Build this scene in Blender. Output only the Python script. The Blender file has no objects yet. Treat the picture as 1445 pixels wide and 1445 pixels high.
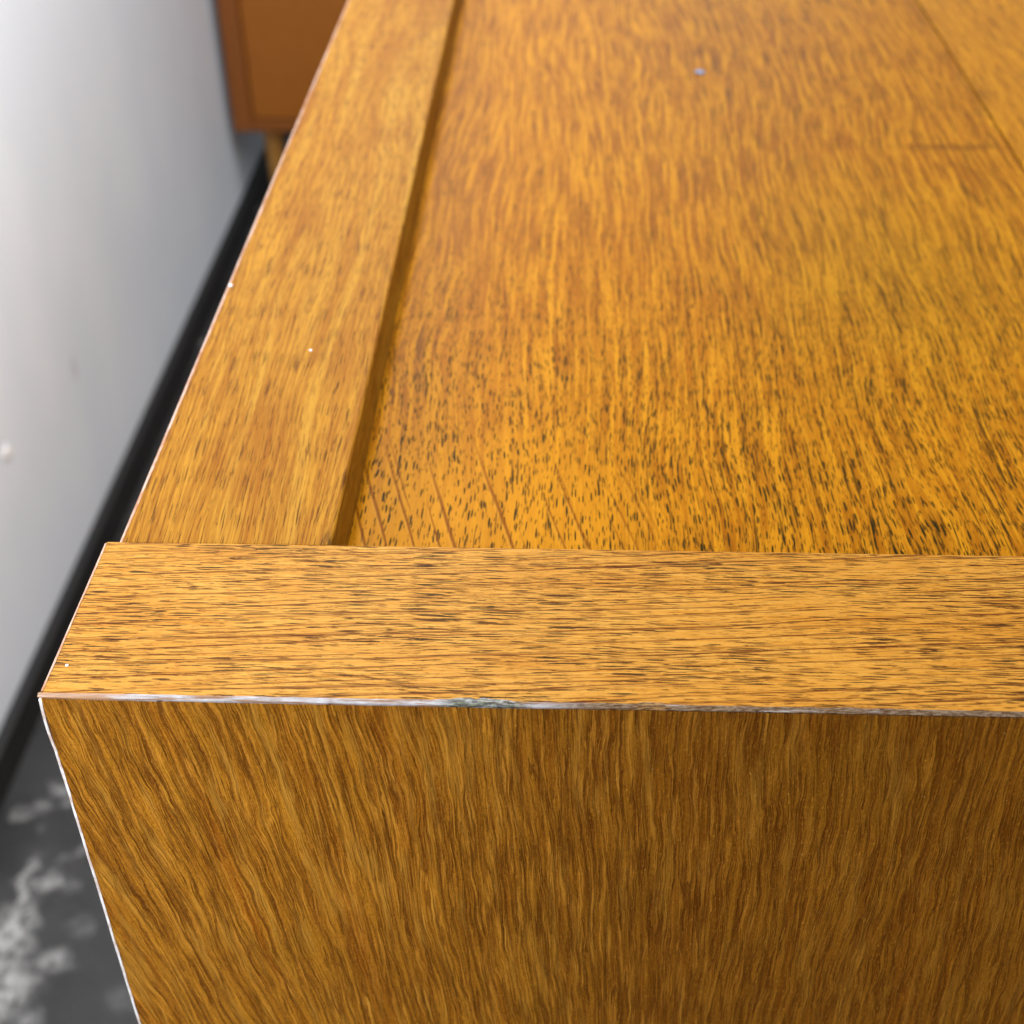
import bpy, bmesh, math, random
from mathutils import Matrix, Vector, noise as mnoise
random.seed(7)
S = bpy.context.scene
COL = S.collection

# ------------------------------------------------------------------ camera
cam_d = bpy.data.cameras.new("camera")
cam = bpy.data.objects.new("camera", cam_d)
COL.objects.link(cam)
r0 = Vector((0.99929, 0.03652, -0.00941))
r1 = Vector((0.01472, -0.60754, -0.79415))
r2 = Vector((-0.03472, 0.79345, -0.60765))
M = Matrix((r0, -r1, -r2)).transposed().to_4x4()
M.translation = Vector((0.05868, -0.10859, 0.11))
cam.matrix_world = M
cam_d.sensor_width = 36.0
cam_d.lens = 36.0 * 1933.97 / 1445.0
cam_d.clip_start = 0.005
cam_d.clip_end = 60
cam_d.dof.use_dof = True
cam_d.dof.focus_distance = 0.166
cam_d.dof.aperture_fstop = cam_d.lens / 1.5      # a 1.5 mm wide phone lens opening
S.camera = cam

# ------------------------------------------------------------------ light
W = bpy.data.worlds.new("World")
S.world = W
W.use_nodes = True
bg = W.node_tree.nodes["Background"]
bg.inputs[0].default_value = (0.93, 0.96, 1.0, 1)
bg.inputs[1].default_value = 0.78


def lamp(name, loc, target, sx, sy, power, col):
    d = bpy.data.lights.new(name, "AREA")
    d.shape = "RECTANGLE"
    d.size, d.size_y = sx, sy
    d.energy = power
    d.color = col
    o = bpy.data.objects.new(name, d)
    COL.objects.link(o)
    o.location = loc
    o.rotation_euler = (Vector(target) - Vector(loc)).to_track_quat("-Z", "Y").to_euler()
    return o


lamp("ceiling_lamp", (0.42, 0.4, 1.72), (0.05, 0.35, 0.0), 1.2, 1.2, 34, (1.0, 0.99, 0.975))
lamp("wall_fill", (-0.03, 0.5, 0.36), (-1.03, 0.44, 0.06), 0.7, 0.22, 15, (0.95, 0.985, 1.0))  # added fill with no real source, turned to the wall to brighten it
lamp("window_lamp", (0.25, 4.6, 1.75), (0.1, 0.2, 0.0), 1.4, 1.0, 18, (0.96, 0.98, 1.0))
lamp("front_fill", (-0.2, -0.17, 0.13), (0.0, 0.0, -0.05), 0.16, 0.16, 1.3, (1.0, 0.98, 0.95))  # added fill, no such source here; brightens the end panel from the left
S.view_settings.view_transform = "Standard"
S.view_settings.look = "None"
S.view_settings.exposure = 0.0
S.view_settings.gamma = 1.0


# ------------------------------------------------------------------ node helpers
def lin(r, g, b):
    def f(c):
        c /= 255.0
        return c / 12.92 if c <= 0.04045 else ((c + 0.055) / 1.055) ** 2.4
    return (f(r), f(g), f(b), 1.0)


class NT:
    def __init__(self, name):
        self.m = bpy.data.materials.new(name)
        self.m.use_nodes = True
        self.t = self.m.node_tree
        self.bsdf = self.t.nodes["Principled BSDF"]
        tc = self.t.nodes.new("ShaderNodeTexCoord")
        self.P = self.vmul(tc.outputs["Object"], (1000, 1000, 1000))   # millimetres
        s = self.t.nodes.new("ShaderNodeSeparateXYZ")
        self.t.links.new(self.P, s.inputs[0])
        self.x, self.y, self.z = s.outputs

    def put(self, inp, v):
        if isinstance(v, bpy.types.NodeSocket):
            self.t.links.new(v, inp)
        elif v is not None:
            inp.default_value = v

    def m_(self, op, a, b=None, c=None, clamp=False):
        n = self.t.nodes.new("ShaderNodeMath")
        n.operation = op
        n.use_clamp = clamp
        self.put(n.inputs[0], a)
        self.put(n.inputs[1], b)
        self.put(n.inputs[2], c)
        return n.outputs[0]

    def add(self, a, b): return self.m_("ADD", a, b)
    def sub(self, a, b): return self.m_("SUBTRACT", a, b)
    def mul(self, a, b): return self.m_("MULTIPLY", a, b)
    def mad(self, a, b, c): return self.m_("MULTIPLY_ADD", a, b, c)

    def vmul(self, v, s):
        n = self.t.nodes.new("ShaderNodeVectorMath")
        n.operation = "MULTIPLY"
        self.put(n.inputs[0], v)
        self.put(n.inputs[1], s)
        return n.outputs[0]

    def vec(self, x, y, z):
        n = self.t.nodes.new("ShaderNodeCombineXYZ")
        self.put(n.inputs[0], x)
        self.put(n.inputs[1], y)
        self.put(n.inputs[2], z)
        return n.outputs[0]

    def noise(self, v, detail=2.0, rough=0.5, dist=0.0, scale=1.0):
        n = self.t.nodes.new("ShaderNodeTexNoise")
        self.put(n.inputs["Vector"], v)
        n.inputs["Scale"].default_value = scale
        n.inputs["Detail"].default_value = detail
        n.inputs["Roughness"].default_value = rough
        n.inputs["Distortion"].default_value = dist
        return n.outputs[0]

    def voro(self, v, rnd=1.0, dims="3D"):
        n = self.t.nodes.new("ShaderNodeTexVoronoi")
        n.voronoi_dimensions = dims
        n.feature = "F1"
        self.put(n.inputs["Vector"], v)
        n.inputs["Scale"].default_value = 1.0
        n.inputs["Randomness"].default_value = rnd
        s = self.t.nodes.new("ShaderNodeSeparateColor")
        self.t.links.new(n.outputs["Color"], s.inputs[0])
        return n.outputs["Distance"], s.outputs[0], s.outputs[1]

    def step(self, v, lo, hi, a=0.0, b=1.0):
        """smooth map of v from lo..hi to a..b, clamped"""
        n = self.t.nodes.new("ShaderNodeMapRange")
        n.interpolation_type = "SMOOTHSTEP"
        for i, q in enumerate((v, lo, hi, a, b)):
            self.put(n.inputs[i], q)
        return n.outputs[0]

    def mix(self, f, a, b):
        n = self.t.nodes.new("ShaderNodeMix")
        n.data_type = "RGBA"
        self.put(n.inputs["Factor"], f)
        self.put(n.inputs[6], a)
        self.put(n.inputs[7], b)
        return n.outputs[2]

    def blob(self, cx, cy, rx, ry, u=None, v=None, soft=0.6):
        """soft elliptical patch, 1 inside"""
        u = u or self.x
        v = v or self.y
        a = self.mul(self.sub(u, cx), 1.0 / rx)
        b = self.mul(self.sub(v, cy), 1.0 / ry)
        d = self.m_("SQRT", self.add(self.mul(a, a), self.mul(b, b)))
        return self.step(d, 1.0 + soft * 0.5, 1.0 - soft, 0.0, 1.0)

    def dashes(self, u, v, w, lu, lv, lw, size, soft=0.12, keep=1.0, gate=None):
        """vessel pores: stretched cells, each with a dash of its own size"""
        if w is None:
            d, ra, rb = self.voro(self.vec(self.mul(u, 1.0 / lu), self.mul(v, 1.0 / lv), 0.0), 1.0, "2D")
        else:
            d, ra, rb = self.voro(self.vec(self.mul(u, 1.0 / lu), self.mul(v, 1.0 / lv), self.mul(w, 1.0 / lw)))
        thr = self.mad(ra, size * 0.8, size * 0.4)
        if gate is not None:
            thr = self.mul(thr, gate)
        f = self.step(self.sub(d, thr), 0.0, -soft, 0.0, 1.0)
        if keep < 1.0:
            f = self.mul(f, self.m_("LESS_THAN", rb, keep))
        return f

    def out(self, color, rough=0.4, height=None, hstr=0.4, hdist=0.00008, spec=0.5, coat=0.0, coat_r=0.25, gain=1.0, ior=1.5):
        if gain != 1.0:
            color = self.vmul(color, gain if isinstance(gain, tuple) else (gain, gain, gain))
        self.put(self.bsdf.inputs["Base Color"], color)
        self.put(self.bsdf.inputs["Roughness"], rough)
        self.bsdf.inputs["Specular IOR Level"].default_value = spec
        self.bsdf.inputs["IOR"].default_value = ior
        self.bsdf.inputs["Coat Weight"].default_value = coat
        self.bsdf.inputs["Coat Roughness"].default_value = coat_r
        if height is not None:
            b = self.t.nodes.new("ShaderNodeBump")
            b.inputs["Strength"].default_value = hstr
            b.inputs["Distance"].default_value = hdist
            self.put(b.inputs["Height"], height)
            self.t.links.new(b.outputs[0], self.bsdf.inputs["Normal"])
        return self.m


# ------------------------------------------------------------------ wood
def mat_end_rail():
    """end rail: grain runs across, fine dark pores and long slanting rays"""
    n = NT("oak_end_rail")
    wob = n.noise(n.vmul(n.P, (0.03, 0.10, 0.12)), 2)
    v = n.mad(wob, 2.0, n.y)
    big = n.noise(n.vmul(n.P, (0.02, 0.11, 0.11)), 2)
    fib = n.noise(n.vec(n.mul(n.x, 0.10), n.mul(v, 3.2), n.mul(n.z, 3.2)), 5, 0.65)
    fin = n.noise(n.vec(n.mul(n.x, 0.5), n.mul(v, 9.0), n.mul(n.z, 9.0)), 2, 0.6)
    col = n.mix(n.step(fib, 0.3, 0.7), lin(218, 148, 50), lin(244, 186, 86))
    col = n.mix(n.mul(n.step(big, 0.45, 0.7), 0.5), col, lin(214, 140, 42))
    col = n.mix(n.mul(n.step(n.x, 40, 110), 0.3), col, lin(240, 160, 36))
    col = n.mix(n.mul(n.step(fin, 0.5, 0.3), 0.4), col, lin(164, 98, 26))
    rays = None
    for sl, sp, sd, amt in ((0.085, 2.3, 0.0, 1.0), (0.055, 4.1, 40.0, 0.8), (0.07, 1.5, 90.0, 0.55)):
        vr = n.sub(n.mad(wob, 1.2, n.y), n.mul(n.x, sl))
        jit = n.noise(n.vec(sd, n.mul(vr, 0.45), n.mul(n.x, 0.004)), 2)
        t = n.add(n.mul(vr, 1.0 / sp), n.mul(jit, 0.55))
        f = n.m_("ABSOLUTE", n.sub(n.m_("FRACT", t), 0.5))
        on = n.noise(n.vec(n.mul(n.x, 0.03), n.mul(n.m_("FLOOR", t), 7.31), sd), 1)
        th = n.noise(n.vec(n.mul(n.x, 0.12), n.mul(n.m_("FLOOR", t), 3.7), sd), 1)
        line = n.step(f, n.mul(th, 0.25 / sp), n.mul(th, 0.13 / sp), 0.0, amt)
        line = n.mul(line, n.step(on, 0.36, 0.48))
        rays = line if rays is None else n.m_("MAXIMUM", rays, line)
    dens = n.noise(n.vmul(n.P, (0.03, 0.22, 0.22)), 2)
    g = n.step(dens, 0.30, 0.62, 0.6, 1.15)
    p1 = n.dashes(n.x, v, None, 7.5, 0.36, 1, 0.27, 0.05, 0.85, g)
    rag = n.noise(n.vec(n.mul(n.x, 0.25), n.mul(v, 4.3), n.mul(n.z, 4.5)), 3, 0.6)
    rag2 = n.noise(n.vec(n.mul(n.x, 0.42), n.mul(n.add(v, 40), 6.2), n.mul(n.z, 6)), 2, 0.6)
    rthr = n.step(dens, 0.3, 0.62, 0.375, 0.42)
    p2 = n.step(rag, n.add(rthr, 0.012), n.sub(rthr, 0.012))
    p3 = n.step(rag2, n.add(rthr, 0.005), n.sub(rthr, 0.02))
    pm = n.noise(n.vmul(n.P, (0.25, 2.5, 3)), 2)
    pc = n.mix(n.step(pm, 0.40, 0.58), lin(92, 46, 4), lin(24, 18, 8))
    col = n.mix(n.mul(p3, 0.72), col, lin(124, 66, 8))
    col = n.mix(n.mul(p2, 0.88), col, pc)
    col = n.mix(n.mul(p1, 0.9), col, pc)
    col = n.mix(n.mul(rays, 0.8), col, lin(112, 48, 4))
    h = n.sub(n.mad(fin, 0.3, n.mul(fib, 0.35)), n.add(n.mul(p1, 0.8), n.mul(p2, 0.4)))
    return n.out(col, n.mad(fib, 0.15, 0.36), h, 0.4, spec=0.2, ior=1.2, gain=(0.44, 0.425, 0.42))


def mat_side_rail():
    """long rail: grain runs away from the camera, fibrous with few pores"""
    n = NT("oak_side_rail")
    wob = n.noise(n.vmul(n.P, (0.05, 0.012, 0.08)), 2)
    u = n.add(n.mad(wob, 7.0, n.x), n.mul(n.y, 0.02))
    band = n.noise(n.vec(n.mul(u, 0.30), n.mul(n.y, 0.008), n.mul(n.z, 0.28)), 3, 0.6)
    fib = n.noise(n.vec(n.mul(u, 2.4), n.mul(n.y, 0.055), n.mul(n.z, 2.4)), 6, 0.7)
    fin = n.noise(n.vec(n.mul(u, 7.0), n.mul(n.y, 0.22), n.mul(n.z, 7.0)), 4, 0.65)
    lum = n.noise(n.vmul(n.P, (0.07, 0.03, 0.08)), 3)
    col = n.mix(n.step(fib, 0.34, 0.66), lin(176, 110, 28), lin(230, 166, 64))
    col = n.mix(n.mul(n.step(band, 0.5, 0.70), 0.65), col, lin(238, 180, 80))
    col = n.mix(n.mul(n.step(band, 0.48, 0.3), 0.6), col, lin(182, 108, 32))
    col = n.mix(n.mul(n.step(lum, 0.5, 0.32), 0.4), col, lin(170, 98, 26))
    col = n.mix(n.mul(n.step(fin, 0.5, 0.3), 0.6), col, lin(140, 82, 18))
    hair = n.noise(n.vec(n.mul(u, 4.2), n.mul(n.y, 0.13), n.mul(n.z, 4)), 3, 0.6)
    col = n.mix(n.mul(n.step(hair, 0.43, 0.37), 0.85), col, lin(104, 58, 10))
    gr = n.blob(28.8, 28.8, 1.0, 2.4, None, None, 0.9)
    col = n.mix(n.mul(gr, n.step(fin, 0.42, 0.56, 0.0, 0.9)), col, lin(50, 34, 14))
    p1 = n.dashes(u, n.y, n.z, 0.40, 8.0, 0.6, 0.30, 0.10, 0.4)
    p2 = n.dashes(n.add(u, 9), n.y, n.z, 0.26, 4.6, 0.6, 0.32, 0.10, 0.5)
    col = n.mix(n.mul(n.m_("MAXIMUM", p1, n.mul(p2, 0.8)), 0.7), col, lin(92, 54, 12))
    h = n.sub(n.mad(fin, 0.4, n.mul(fib, 0.7)), n.mul(p1, 0.6))
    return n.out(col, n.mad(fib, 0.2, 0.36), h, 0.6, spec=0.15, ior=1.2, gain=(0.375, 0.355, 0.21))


def mat_top():
    """sunken top: open black pores in chains, ray flecks near the corner, long swirling grain"""
    n = NT("oak_top_veneer")
    wob = n.noise(n.vmul(n.P, (0.02, 0.007, 0.1)), 2)
    wo2 = n.noise(n.vmul(n.P, (0.12, 0.03, 0.1)), 2)
    u = n.mad(n.sub(wo2, 0.5), 2.6, n.mad(n.sub(wob, 0.5), 16.0, n.x))
    band = n.noise(n.vec(n.mul(u, 0.22), n.mul(n.y, 0.006), 0.0), 3, 0.6)
    fib = n.noise(n.vec(n.mul(u, 1.4), n.mul(n.y, 0.04), n.z), 5, 0.66)
    fin = n.noise(n.vec(n.mul(u, 4.0), n.mul(n.y, 0.16), n.z), 3, 0.6)
    mot = n.noise(n.vec(n.mul(u, 0.5), n.mul(n.y, 0.08), n.z), 4, 0.6)
    # rays slanting across the grain near the corner
    near = n.mul(n.step(n.add(n.y, n.mul(wob, 40)), 100, 65), n.step(n.add(n.x, n.mul(wo2, 20)), 92, 66))
    val = n.noise(n.vec(n.mul(u, 1.05), n.mul(n.y, 0.04), 7.0), 3, 0.6)
    col = n.mix(n.step(fib, 0.36, 0.64), lin(182, 108, 14), lin(230, 156, 36))
    col = n.mix(n.mul(n.step(val, 0.52, 0.38), n.mad(near, -0.55, 0.8)), col, lin(164, 96, 10))
    col = n.mix(n.mul(near, 0.72), col, lin(226, 152, 32))
    col = n.mix(n.mul(n.step(mot, 0.42, 0.68), 0.4), col, lin(232, 160, 44))
    col = n.mix(n.mul(n.step(band, 0.5, 0.34), 0.25), col, lin(176, 108, 18))
    col = n.mix(n.mul(n.step(fin, 0.5, 0.3), 0.28), col, lin(150, 92, 14))
    far = n.step(n.y, 80, 160)
    col = n.mix(n.mul(n.mul(far, n.step(fib, 0.52, 0.38)), 0.5), col, lin(150, 88, 22))
    # patches of colour in the veneer
    col = n.mix(n.mul(n.blob(78, 125, 22, 40, u), 0.15), col, lin(184, 104, 22))
    col = n.mix(n.mul(n.blob(122, 120, 30, 45, u, None, 0.95), 0.32), col, lin(186, 142, 38))
    col = n.mix(n.mul(n.blob(46, 130, 7, 80, u), 0.2), col, lin(162, 90, 18))
    col = n.mix(n.mul(n.step(n.x, 155.4, 155.8), 0.3), col, lin(232, 160, 52))
    # dark smear across the grain
    dn = n.noise(n.vmul(n.P, (0.15, 0.3, 0)), 2)
    sm = n.blob(143, 180, 13, 2.2, None, n.mad(dn, 3.0, n.sub(n.y, 1.5)), 0.7)
    col = n.mix(n.mul(sm, 0.5), col, lin(112, 60, 10))
    ur = n.add(n.mad(wo2, 1.0, n.x), n.mul(n.y, 0.27))
    ray = n.mul(n.dashes(ur, n.y, None, 1.35, 110, 1, 0.2, 0.06, 0.85), near)
    rayl = n.mul(n.dashes(n.add(ur, 0.4), n.y, None, 1.35, 110, 1, 0.2, 0.1, 0.85), near)
    dens = n.noise(n.vmul(n.P, (0.10, 0.018, 0.1)), 2)
    g = n.mul(n.step(dens, 0.32, 0.6, 0.92, 1.04), n.step(val, 0.58, 0.42, 0.75, 1.12))
    fade = n.step(n.y, 170, 90, 0.35, 1.0)
    p1 = n.dashes(u, n.y, None, 0.52, 4.8, 1, 0.27, 0.05, 0.9, g)
    chain = n.noise(n.vec(n.mul(n.sub(n.x, n.mul(n.y, 0.16)), 0.9), n.mul(n.y, 0.05), 77.0), 2, 0.5)
    g = n.mul(g, n.mad(near, n.sub(n.step(chain, 0.42, 0.56, 0.35, 1.35), 1.0), 1.0))
    g2 = n.mul(g, n.step(n.add(n.x, n.mul(wo2, 30)), 70, 110, 0.8, 1.3))
    p2 = n.dashes(n.add(u, 13), n.y, None, 0.6, 18.0, 1, 0.19, 0.05, 0.85, g2)
    p3 = n.dashes(n.add(u, 29), n.y, None, 0.42, 3.2, 1, 0.25, 0.05, 0.9, g)
    rg = n.noise(n.vec(n.mul(u, 3.0), n.mul(n.y, 0.21), 3.0), 3, 0.6)
    rthr = n.mul(n.step(g, 0.5, 1.3, 0.33, 0.42), n.step(n.add(n.x, n.mul(wo2, 30)), 60, 105, 0.94, 1.03))
    p4 = n.mul(n.step(rg, n.add(rthr, 0.012), n.sub(rthr, 0.012)), n.mad(near, -0.8, 1.0))
    far2 = n.step(n.y, 150, 55, 0.3, 1.0)
    p1, p3, p4 = n.mul(p1, far2), n.mul(p3, far2), n.mul(p4, far2)
    pm = n.noise(n.vmul(n.P, (0.05, 0.05, 0.06)), 2)
    pc = n.mix(n.mul(fade, n.step(pm, 0.30, 0.55)), lin(104, 66, 10), lin(40, 38, 14))
    col = n.mix(n.mul(p2, 0.8), col, lin(92, 62, 12))
    col = n.mix(n.mul(p4, 0.8), col, lin(84, 54, 10))
    col = n.mix(n.mul(p3, 0.75), col, lin(88, 58, 12))
    col = n.mix(n.mul(p1, 0.95), col, pc)
    col = n.mix(n.mul(rayl, 0.5), col, lin(230, 160, 64))
    col = n.mix(n.mul(ray, 0.8), col, lin(140, 74, 6))
    h = n.sub(n.mul(fib, 0.5), n.add(n.mul(n.add(p1, p3), 0.7), n.mul(ray, 0.25)))
    return n.out(col, n.mad(fib, 0.12, 0.33), h, 0.4, spec=0.12, ior=1.2, gain=(0.465, 0.45, 0.22))


def mat_end_panel():
    """upright end: grain falls from the top edge, slanting at the corner"""
    n = NT("oak_end_veneer")
    wob = n.noise(n.vmul(n.P, (0.022, 0.022, 0.010)), 2)
    sl = n.step(n.x, 85, 0, 0.02, 0.19)
    sl2 = n.step(n.x, 85, 130, 0.0, 0.02)
    g = n.add(n.x, n.mul(n.z, n.add(sl, sl2)))
    g = n.mad(n.sub(wob, 0.5), 8.0, g)
    wv = n.noise(n.vmul(n.P, (0.10, 0.1, 0.035)), 2)
    g = n.mad(wv, 1.9, g)
    wf = n.noise(n.vmul(n.P, (0.45, 0.5, 0.16)), 2)
    g = n.mad(wf, 1.0, g)
    band = n.noise(n.vec(n.mul(g, 0.16), n.mul(n.z, 0.006), n.mul(n.y, 0.1)), 3, 0.6)
    fib = n.noise(n.vec(n.mul(g, 1.7), n.mul(n.z, 0.04), n.mul(n.y, 0.9)), 6, 0.74)
    fin = n.noise(n.vec(n.mul(g, 5.2), n.mul(n.z, 0.17), n.mul(n.y, 3)), 4, 0.68)
    lin_ = n.noise(n.vec(n.mul(g, 2.9), n.mul(n.z, 0.065), 5.0), 3, 0.6)
    spk = n.noise(n.vmul(n.P, (3.5, 3, 2.2)), 3, 0.7)
    c1 = n.noise(n.vec(n.mul(g, 0.95), n.mul(n.z, 0.036), 11.0), 3, 0.55)
    c2 = n.noise(n.vec(n.mul(g, 1.5), n.mul(n.z, 0.042), 23.0), 2, 0.5)
    cr1 = n.step(n.m_("ABSOLUTE", n.sub(c1, 0.5)), 0.036, 0.018)
    cr2 = n.step(n.m_("ABSOLUTE", n.sub(c2, 0.47)), 0.04, 0.014)
    hi1 = n.step(n.m_("ABSOLUTE", n.sub(c1, 0.555)), 0.03, 0.01)
    creak = n.noise(n.vec(n.mul(g, 1.1), n.mul(n.z, 0.07), 31.0), 3, 0.6)
    crv = n.mul(n.m_("MAXIMUM", cr1, n.mul(cr2, 0.85)), n.step(creak, 0.38, 0.58))
    lum = n.noise(n.vmul(n.P, (0.06, 0.05, 0.04)), 3, 0.6)
    col = n.mix(n.step(fib, 0.34, 0.66), lin(132, 82, 20), lin(194, 140, 56))
    col = n.mix(n.mul(n.step(fin, 0.50, 0.30), 0.35), col, lin(98, 60, 12))
    col = n.mix(n.mul(n.step(fin, 0.55, 0.75), 0.4), col, lin(212, 162, 88))
    col = n.mix(n.mul(n.step(lin_, 0.42, 0.36), 0.55), col, lin(78, 46, 8))
    col = n.mix(n.mul(n.step(band, 0.5, 0.34), 0.4), col, lin(150, 84, 14))
    col = n.mix(n.mul(n.step(lum, 0.5, 0.7), 0.3), col, lin(146, 112, 40))
    col = n.mix(n.mul(n.step(spk, 0.48, 0.3), 0.55), col, lin(88, 52, 10))
    col = n.mix(n.mul(n.step(spk, 0.54, 0.7), 0.4), col, lin(210, 158, 84))
    right_dark = n.step(n.add(n.x, n.mul(wob, 60)), 52, 112, 0.0, 1.0)  # browner veneer to the right, with the light's falloff painted into it
    col = n.mix(n.mul(right_dark, 0.62), col, lin(92, 54, 8))
    r1 = n.dashes(g, n.z, None, 1.1, 22, 1, 0.26, 0.2, 0.5)
    r2 = n.dashes(n.add(g, 0.32), n.z, None, 1.1, 22, 1, 0.26, 0.2, 0.5)
    lf = n.step(n.x, 100, 30, 0.12, 0.5)
    col = n.mix(n.mul(r1, lf), col, lin(214, 162, 88))
    col = n.mix(n.mul(r2, 0.5), col, lin(88, 52, 10))
    col = n.mix(n.mul(n.mul(hi1, n.step(creak, 0.62, 0.42)), n.mul(lf, 0.9)), col, lin(216, 160, 84))
    col = n.mix(n.mul(crv, 0.62), col, lin(84, 44, 4))
    mic = n.noise(n.vec(n.mul(g, 7.5), n.mul(n.z, 1.4), n.mul(n.y, 3)), 3, 0.75)
    col = n.mix(n.mul(n.step(mic, 0.46, 0.3), 0.55), col, lin(78, 46, 10))
    col = n.mix(n.mul(n.step(mic, 0.56, 0.72), 0.5), col, lin(206, 156, 84))
    tan = n.noise(n.vec(n.mul(g, 0.45), n.mul(n.z, 0.05), 51.0), 4, 0.65)
    col = n.mix(n.mul(n.step(tan, 0.50, 0.66), n.step(n.x, 90, 10, 0.2, 0.6)), col, lin(186, 142, 76))
    dsp = n.dashes(n.x, n.z, None, 3.2, 3.6, 1, 0.035, 0.012, 0.25)
    col = n.mix(n.mul(dsp, 0.25), col, lin(220, 205, 180))
    h = n.add(n.sub(n.mad(fin, 0.3, n.mad(c1, 1.6, fib)), n.mul(crv, 0.6)), n.mul(mic, 0.3))
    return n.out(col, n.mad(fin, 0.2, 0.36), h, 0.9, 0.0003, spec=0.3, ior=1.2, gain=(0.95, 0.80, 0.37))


def mat_plain_oak(name="oak_plain", a=(176, 112, 42), b=(208, 144, 62)):
    n = NT(name)
    fib = n.noise(n.vec(n.mul(n.x, 1.2), n.mul(n.y, 0.9), n.mul(n.z, 0.05)), 4, 0.6)
    return n.out(n.mix(n.step(fib, 0.3, 0.7), lin(*a), lin(*b)), 0.42, fib, 0.3)


def mat_worn_edge():
    """bare arris: finish rubbed off to pale wood, bruised in places"""
    n = NT("worn_arris")
    k = n.noise(n.vmul(n.P, (0.35, 1.6, 1.6)), 4, 0.7)
    k2 = n.noise(n.vmul(n.P, (1.1, 6, 6)), 3, 0.7)
    k3 = n.noise(n.vmul(n.P, (0.12, 2.2, 2.2)), 3, 0.6)
    pale = n.mix(n.step(k, 0.35, 0.65), lin(176, 166, 164), lin(222, 220, 226))
    brown = n.mix(n.step(k2, 0.4, 0.62), lin(96, 64, 30), lin(156, 132, 108))
    wv = n.add(n.x, n.mul(n.sub(k, 0.5), 10))
    right = n.step(wv, 54, 64)
    left = n.step(wv, 14, 5)
    col = n.mix(n.mul(n.step(k3, 0.54, 0.42), 0.85), pale, lin(160, 108, 58))
    col = n.mix(right, col, n.mix(n.step(k3, 0.60, 0.70), brown, lin(188, 180, 178)))
    col = n.mix(n.mul(left, 0.8), col, lin(206, 158, 118))
    e = n.add(n.x, n.mul(n.sub(k2, 0.5), 8))
    b = n.mul(n.step(e, 44, 47), n.step(e, 57, 53))
    gr = n.mix(n.step(k, 0.4, 0.6), lin(112, 122, 88), lin(176, 178, 176))
    col = n.mix(n.mul(b, 0.85), col, n.mix(n.step(k2, 0.46, 0.54), lin(30, 34, 28), gr))
    c2 = n.blob(69.2, 0, 2.0, 3, None, None, 0.5)
    col = n.mix(c2, col, n.mix(n.step(k2, 0.4, 0.6), lin(70, 44, 18), lin(176, 132, 80)))
    nick = n.dashes(n.x, n.y, n.z, 1.4, 0.5, 0.3, 0.3, 0.1, 0.3)
    col = n.mix(n.mul(nick, 0.85), col, lin(40, 28, 20))
    return n.out(col, 0.55, k2, 0.5, 0.0001, 0.2, gain=0.52)


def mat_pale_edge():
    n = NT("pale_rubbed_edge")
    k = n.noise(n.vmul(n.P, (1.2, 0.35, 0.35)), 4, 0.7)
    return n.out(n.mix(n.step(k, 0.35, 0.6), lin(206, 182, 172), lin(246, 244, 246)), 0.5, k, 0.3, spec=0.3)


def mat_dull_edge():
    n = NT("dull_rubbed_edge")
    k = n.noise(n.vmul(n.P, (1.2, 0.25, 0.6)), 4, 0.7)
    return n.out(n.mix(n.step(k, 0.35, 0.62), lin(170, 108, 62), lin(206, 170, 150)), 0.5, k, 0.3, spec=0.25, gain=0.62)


def mat_flat(name, rgb, rough=0.6, var=0.12, sc=0.4):
    n = NT(name)
    k = n.noise(n.vmul(n.P, (sc, sc, sc)), 4, 0.6)
    a = tuple(max(0, c * (1 - var)) for c in rgb)
    b = tuple(min(255, c * (1 + var)) for c in rgb)
    return n.out(n.mix(n.step(k, 0.3, 0.7), lin(*a), lin(*b)), rough, k, 0.2, 0.0003)


def mat_wall():
    n = NT("painted_wall")
    k = n.noise(n.vmul(n.P, (0.02, 0.008, 0.005)), 3, 0.55)
    f = n.noise(n.vmul(n.P, (0.4, 0.4, 0.4)), 4, 0.6)
    col = n.mix(n.step(k, 0.3, 0.7), lin(214, 224, 235), lin(221, 230, 239))
    s1 = n.blob(962, -550, 9, 14, n.y, n.z, 0.9)
    return n.out(n.mix(n.mul(s1, 0.4), col, lin(168, 170, 172)), 0.6, f, 0.2, 0.0006, 0.35)


SPOTS = [(-338, 524, 9, 34, .9), (-335, 478, 19, 46, 1), (-326, 436, 26, 34, 1), (-321, 532, 9, 13, .7), (-305, 528, 9, 11, .3),
         (-298, 460, 17, 14, .65), (-349, 598, 11, 10, .45), (-341, 622, 8, 12, .5), (-300, 412, 10, 10, .5), (-285, 488, 12, 12, .2),
         (-345, 400, 40, 30, .9), (-240, 430, 14, 12, .2), (-260, 300, 40, 26, .7), (-150, 520, 30, 22, .6), (-420, 200, 60, 44, .8)]


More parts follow.
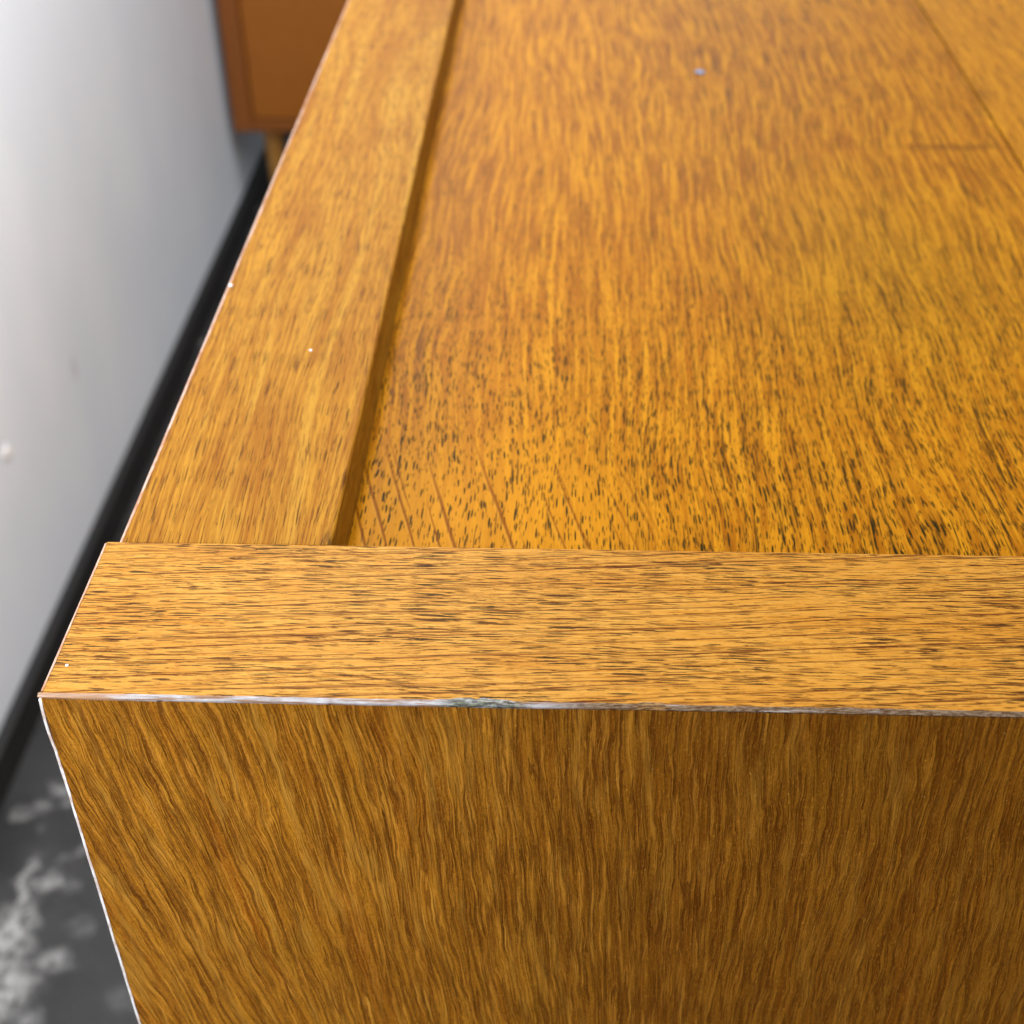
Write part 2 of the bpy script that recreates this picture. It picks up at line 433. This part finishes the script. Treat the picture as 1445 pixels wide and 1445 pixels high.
def mat_floor():
    """dark worn concrete with pale splashes"""
    n = NT("stained_floor")
    k = n.noise(n.vmul(n.P, (0.01, 0.01, 0.01)), 5, 0.6)
    f = n.noise(n.vmul(n.P, (0.05, 0.05, 0.05)), 4, 0.6)
    col = n.mix(n.step(k, 0.3, 0.7), lin(34, 34, 35), lin(50, 50, 51))
    dx = n.mad(n.sub(f, 0.5), 50, n.x)
    dy = n.mad(n.sub(k, 0.5), 60, n.y)
    sp = 0.0
    for cx, cy, rx, ry, a in SPOTS:
        sp = n.m_("MAXIMUM", sp, n.mul(n.blob(cx, cy, rx * 0.85, ry * 0.85, dx, dy, 0.75), a))
    s2 = n.noise(n.vmul(n.P, (0.03, 0.026, 0.01)), 2, 0.5)
    sp2 = n.mul(n.step(s2, 0.6, 0.68), 0.45)
    m = n.mul(n.m_("MAXIMUM", sp, sp2), n.step(n.noise(n.vmul(n.P, (0.12, 0.1, 0.1)), 4, 0.7), 0.36, 0.56, 0.1, 1.0))
    col = n.mix(n.mul(m, 0.8), col, lin(168, 168, 168))
    grit = n.noise(n.vmul(n.P, (0.35, 0.35, 0.35)), 3, 0.7)
    col = n.mix(n.mul(n.step(grit, 0.58, 0.75), 0.35), col, lin(130, 130, 130))
    return n.out(col, n.mad(k, 0.3, 0.35), f, 0.2, 0.001, 0.4)


# ------------------------------------------------------------------ mesh helpers
def link(name, bm, mat, parent=None, smooth=False):
    me = bpy.data.meshes.new(name)
    bmesh.ops.recalc_face_normals(bm, faces=bm.faces)
    bm.to_mesh(me)
    bm.free()
    if smooth:
        for p in me.polygons:
            p.use_smooth = True
    me.materials.append(mat)
    o = bpy.data.objects.new(name, me)
    COL.objects.link(o)
    if parent:
        o.parent = parent
    return o


def box(x0, x1, y0, y1, z0, z1, bevel=0.0, seg=2, bm=None):
    bm = bm or bmesh.new()
    g = bmesh.ops.create_cube(bm, size=1.0)
    for v in g["verts"]:
        v.co = Vector((x0 + (v.co.x + .5) * (x1 - x0), y0 + (v.co.y + .5) * (y1 - y0), z0 + (v.co.z + .5) * (z1 - z0)))
    if bevel:
        es = list({e for v in g["verts"] for e in v.link_edges})
        bmesh.ops.bevel(bm, geom=es, offset=bevel, segments=seg, profile=0.5, affect="EDGES")
    return bm


def sweep(sections):
    """closed bar through a list of equal-length cross-section rings"""
    bm = bmesh.new()
    rings = [[bm.verts.new(p) for p in s] for s in sections]
    n = len(rings[0])
    for a, b in zip(rings, rings[1:]):
        for i in range(n):
            bm.faces.new((a[i], a[(i + 1) % n], b[(i + 1) % n], b[i]))
    bm.faces.new(rings[0])
    bm.faces.new(list(reversed(rings[-1])))
    return bm


def empty(name, loc, label, cat, group=None):
    o = bpy.data.objects.new(name, None)
    o.empty_display_size = 0.05
    COL.objects.link(o)
    o.location = loc
    o["label"] = label
    o["category"] = cat
    if group:
        o["group"] = group
    return o


def nz(x, s, seed=0.0):
    return mnoise.noise(Vector((x * s + seed, seed * 1.7, 3.1)))


FLOOR = -0.735
WALLX = -0.3913
# ------------------------------------------------------------------ setting
bm = bmesh.new()
bmesh.ops.create_grid(bm, x_segments=8, y_segments=8, size=4.0)
fl = link("floor", bm, mat_floor())
fl.location = (2.0, 1.5, FLOOR)
fl["kind"] = "structure"
for v in fl.data.vertices:
    v.co += Vector((2.0, 1.5, 0))
fl.location = (0, 0, FLOOR)

wall = link("wall", box(WALLX - 0.12, WALLX, -1.6, 5.5, FLOOR, 1.6), mat_wall())
wall["kind"] = "structure"
link("skirting", box(WALLX + 0.0005, WALLX + 0.011, -1.6, 5.5, FLOOR + 0.001, -0.697, 0.002), mat_flat("black_skirting", (15, 15, 16), 0.6), wall)
# flaked paint on the wall
bm = bmesh.new()
for i in range(5):
    a = random.uniform(0, 6.3)
    r = random.uniform(0, .006)
    g = bmesh.ops.create_icosphere(bm, subdivisions=2, radius=random.uniform(.003, .006))
    for v in g["verts"]:
        v.co = Vector((v.co.x * 0.15 + WALLX + .0006, v.co.y + .790 + r * math.cos(a), v.co.z * 1.4 - .526 + r * math.sin(a)))
link("paint_flake", bm, mat_flat("bare_plaster", (244, 244, 244), 0.7), wall, True)

# ------------------------------------------------------------------ the oak cabinet
CW, CL = 0.44, 1.25           # width across the end, length away from the camera
RW, SI, SO, SUNK = 0.02764, 0.02938, 0.00165, 0.00917
BODY = -0.60
cab = empty("oak_cabinet", (0, 0, FLOOR), "golden oak cabinet with a sunken top and a white worn front edge", "cabinet")


def part(name, bm, mat, parent=cab, smooth=False):
    """part with coordinates in the place's metres; its own origin sits at the top corner"""
    o = link(name, bm, mat, parent, smooth)
    if parent is cab:
        o.location = (0, 0, -FLOOR)
    return o


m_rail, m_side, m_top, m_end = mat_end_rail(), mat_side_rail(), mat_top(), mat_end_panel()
m_plain, m_worn, m_pale, m_dull = mat_plain_oak(), mat_worn_edge(), mat_pale_edge(), mat_dull_edge()

er = part("end_rail", box(0.0002, CW - 0.0002, 0.0, RW, -0.019, 0.0, 0.00035, 3), m_rail)
er2 = er.copy()
COL.objects.link(er2)
er2.parent = cab
er2.location = (0, CL - RW, -FLOOR)
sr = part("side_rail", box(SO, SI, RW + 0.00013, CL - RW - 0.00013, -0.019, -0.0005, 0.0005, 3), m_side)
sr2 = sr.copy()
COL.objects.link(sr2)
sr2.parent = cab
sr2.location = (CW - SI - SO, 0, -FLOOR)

# the sunken top: three leaves with a fine open joint between them
seams = [SI - 0.004, 0.1556, 0.282, CW - SI + 0.004]
for i, (a, b) in enumerate(zip(seams, seams[1:])):
    x0 = a + (0.00028 if i else 0)
    part("top_panel", box(x0, b - 0.00028, RW - 0.004, CL - RW + 0.004, -SUNK - 0.006, -SUNK - 0.0001 * (i % 2), 0.00022, 2),
         m_top if i != 1 else m_top)
part("base_board", box(SI - .004, CW - SI + .004, RW - .004, CL - RW + .004, -0.0185, -SUNK - 0.0062), mat_flat("dark_joint", (60, 36, 14), 0.7))

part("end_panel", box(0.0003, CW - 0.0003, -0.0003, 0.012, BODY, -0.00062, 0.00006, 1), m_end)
part("back_panel", box(0.0003, CW - 0.0003, CL - 0.012, CL + 0.0003, BODY, -0.00062, 0.00006, 1), m_plain)
part("side_panel", box(0.0022, 0.018, 0.0121, CL - 0.0121, BODY, -0.0192), m_plain)
part("side_panel", box(CW - 0.018, CW - 0.0022, 0.0121, CL - 0.0121, BODY, -0.0192), m_plain)
part("floor_panel", box(0.0181, CW - 0.0181, 0.0121, CL - 0.0121, BODY, BODY + 0.018), m_plain)


def leg_bm(x, y, top, bot, r0=0.018, r1=0.011, n=14):
    bm = bmesh.new()
    secs = []
    for t in (0, 0.06, 0.5, 0.97, 1.0):
        r = r0 + (r1 - r0) * t
        if t in (1.0,):
            r *= 0.9
        secs.append([(x + r * math.cos(2 * math.pi * k / n), y + r * math.sin(2 * math.pi * k / n), top + (bot - top) * t) for k in range(n)])
    bm.free()
    return sweep(secs)


for x in (0.05, CW - 0.05):
    for y in (0.06, CL - 0.06):
        part("leg", leg_bm(x, y, BODY, FLOOR), m_plain, cab, True)

# worn front arris: an uneven strip rubbed bare along the whole edge
secs = []
N = 620
for i in range(N + 1):
    x = CW * i / N
    mm = x * 1000
    n1, n2 = nz(mm, 0.5, 2), nz(mm, 1.7, 9)
    top = 0.00014 + 0.00007 * n1 + 0.00006 * n2
    low = 0.00054 + 0.00004 * nz(mm, 0.3, 5) + 0.00005 * nz(mm, 1.9, 4)
    if mm > 55:
        low -= 0.00008 * min(1, (mm - 55) / 6)
    for c, w, hgt in ((49.5, 4.6, 0.00055), (69.2, 1.7, 0.00075), (91, 1.5, 0.00035), (24, 1.2, .00015), (118, 3, .0004)):
        t = abs(mm - c) / w
        if t < 1:
            top += hgt * (1 - t * t) * (0.7 + 0.5 * nz(mm, 1.3, 7) + 0.3 * n2)
    dep = 0.00006 * nz(mm, 2.3, 12)
    k = min(1.0, 0.4 + 0.6 * mm / 9)
    if mm > 55:
        k = 1 - 0.25 * min(1.0, (mm - 55) / 8) + 0.12 * n1
    low *= 0.5 + 0.5 * k
    secs.append([(x, 0.0006, -0.0004), (x, max(top * k, 0.00003), 0.00005), (x, -0.00002 * k + dep * .5, 0.00003), (x, -0.00034 * k + dep, -0.00026 * k),
                 (x, -0.00036, -0.0004 * k), (x, -0.00036, -low), (x, 0.0002, -low)])
part("worn_edge", sweep(secs), m_worn, er)

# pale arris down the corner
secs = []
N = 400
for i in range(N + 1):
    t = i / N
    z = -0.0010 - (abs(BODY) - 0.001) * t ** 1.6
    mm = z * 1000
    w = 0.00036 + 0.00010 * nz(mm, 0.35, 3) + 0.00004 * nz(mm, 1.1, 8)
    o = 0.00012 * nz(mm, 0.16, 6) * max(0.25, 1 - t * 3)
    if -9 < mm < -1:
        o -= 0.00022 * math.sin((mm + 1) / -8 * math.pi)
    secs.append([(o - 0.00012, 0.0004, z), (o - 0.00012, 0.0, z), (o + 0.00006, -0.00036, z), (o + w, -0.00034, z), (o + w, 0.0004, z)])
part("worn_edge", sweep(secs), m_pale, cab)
# thin pale arris of the end rail's short side and of the long rail's outer side
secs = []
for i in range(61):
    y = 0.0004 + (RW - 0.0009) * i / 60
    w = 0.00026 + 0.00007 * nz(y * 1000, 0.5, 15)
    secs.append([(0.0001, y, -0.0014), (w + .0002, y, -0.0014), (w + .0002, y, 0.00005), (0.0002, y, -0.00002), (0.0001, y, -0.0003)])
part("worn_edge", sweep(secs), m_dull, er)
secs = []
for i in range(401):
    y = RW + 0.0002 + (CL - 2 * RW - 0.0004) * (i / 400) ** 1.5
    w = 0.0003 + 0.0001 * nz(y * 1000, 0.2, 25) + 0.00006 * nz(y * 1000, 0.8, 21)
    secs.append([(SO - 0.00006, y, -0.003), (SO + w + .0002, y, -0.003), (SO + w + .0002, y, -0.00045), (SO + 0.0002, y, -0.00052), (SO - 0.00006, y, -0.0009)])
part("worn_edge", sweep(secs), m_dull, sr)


# ------------------------------------------------------------------ specks
def speck(name, loc, r, mat, flat=0.5, seed=0):
    bm = bmesh.new()
    bmesh.ops.create_icosphere(bm, subdivisions=2, radius=r)
    for v in bm.verts:
        k = 1 + 0.35 * mnoise.noise(v.co * (1.2 / r) + Vector((seed, 0, 0)))
        v.co *= k
        v.co.z = (v.co.z + r * 0.9) * flat
    o = link(name, bm, mat, None, True)
    o.location = loc
    return o


m_dust = mat_flat("white_dust", (238, 240, 242), 0.8)
def tagged(o, label, cat, group=None):
    o["label"] = label
    o["category"] = cat
    if group:
        o["group"] = group
    return o


tagged(speck("lint_speck", (0.0915, 0.2252, -SUNK + 0.00002), 0.0013, mat_flat("blue_grey_lint", (112, 120, 142), 0.9), 0.2),
       "small blue grey speck lying alone on the far sunken top", "lint speck")
tagged(speck("dust_speck", (0.0020, 0.0045, 0.00002), 0.00018, m_dust), "tiny white speck on the end rail by its left end", "dust speck")
tagged(speck("dust_speck", (0.0023, 0.0976, -0.0005), 0.00035, m_dust), "white fleck of dust on the outer edge of the long rail", "dust speck")
tagged(speck("dust_speck", (0.0192, 0.0766, -0.00048), 0.00022, m_dust), "tiny pale speck in the middle of the long rail", "dust speck")

# ------------------------------------------------------------------ the second cabinet
Y2, Z2, X2 = 1.63343, -0.59378, WALLX + 0.010
c2 = empty("brown_cabinet", (X2 + 0.3, Y2, FLOOR), "blurred brown wooden cabinet on legs against the grey wall in the background", "cabinet")


def part2(name, bm, mat, parent=c2, smooth=False):
    o = link(name, bm, mat, parent, smooth)
    o.location = (-(X2 + 0.3), -Y2, -FLOOR)
    return o


m_teak = mat_plain_oak("brown_stained_wood", (118, 62, 12), (136, 78, 18))
m_teak2 = mat_plain_oak("brown_panel_wood", (138, 76, 8), (156, 92, 12))
m_leg2 = mat_plain_oak("brown_leg_wood", (150, 104, 40), (172, 122, 56))
T2, W2 = Z2 + 0.62, 0.7
part2("carcass", box(X2, X2 + W2, Y2 + 0.0125, Y2 + 0.42, Z2, T2, 0.002), m_teak)
part2("stile", box(X2, X2 + 0.026, Y2, Y2 + 0.012, Z2, T2, 0.0015), m_teak)
part2("stile", box(X2 + W2 - 0.026, X2 + W2, Y2, Y2 + 0.012, Z2, T2, 0.0015), m_teak)
part2("bottom_rail", box(X2 + 0.0265, X2 + W2 - 0.0265, Y2 + 0.001, Y2 + 0.012, Z2, Z2 + 0.016, 0.001), m_teak)
part2("door", box(X2 + 0.0275, X2 + W2 / 2 - 0.001, Y2 + 0.003, Y2 + 0.012, Z2 + 0.018, T2 - 0.02, 0.001), m_teak2)
part2("door", box(X2 + W2 / 2 + 0.001, X2 + W2 - 0.0275, Y2 + 0.003, Y2 + 0.012, Z2 + 0.018, T2 - 0.02, 0.001), m_teak2)
part2("top_board", box(X2 - 0.003, X2 + W2 + 0.004, Y2 - 0.004, Y2 + 0.42, T2 + 0.0005, T2 + 0.02, 0.003), m_teak)
for x in (X2 + 0.045, X2 + W2 - 0.045):
    for y in (Y2 + 0.03, Y2 + 0.38):
        part2("leg", leg_bm(x, y, Z2 + 0.001, FLOOR, 0.014, 0.009), m_leg2, c2, True)
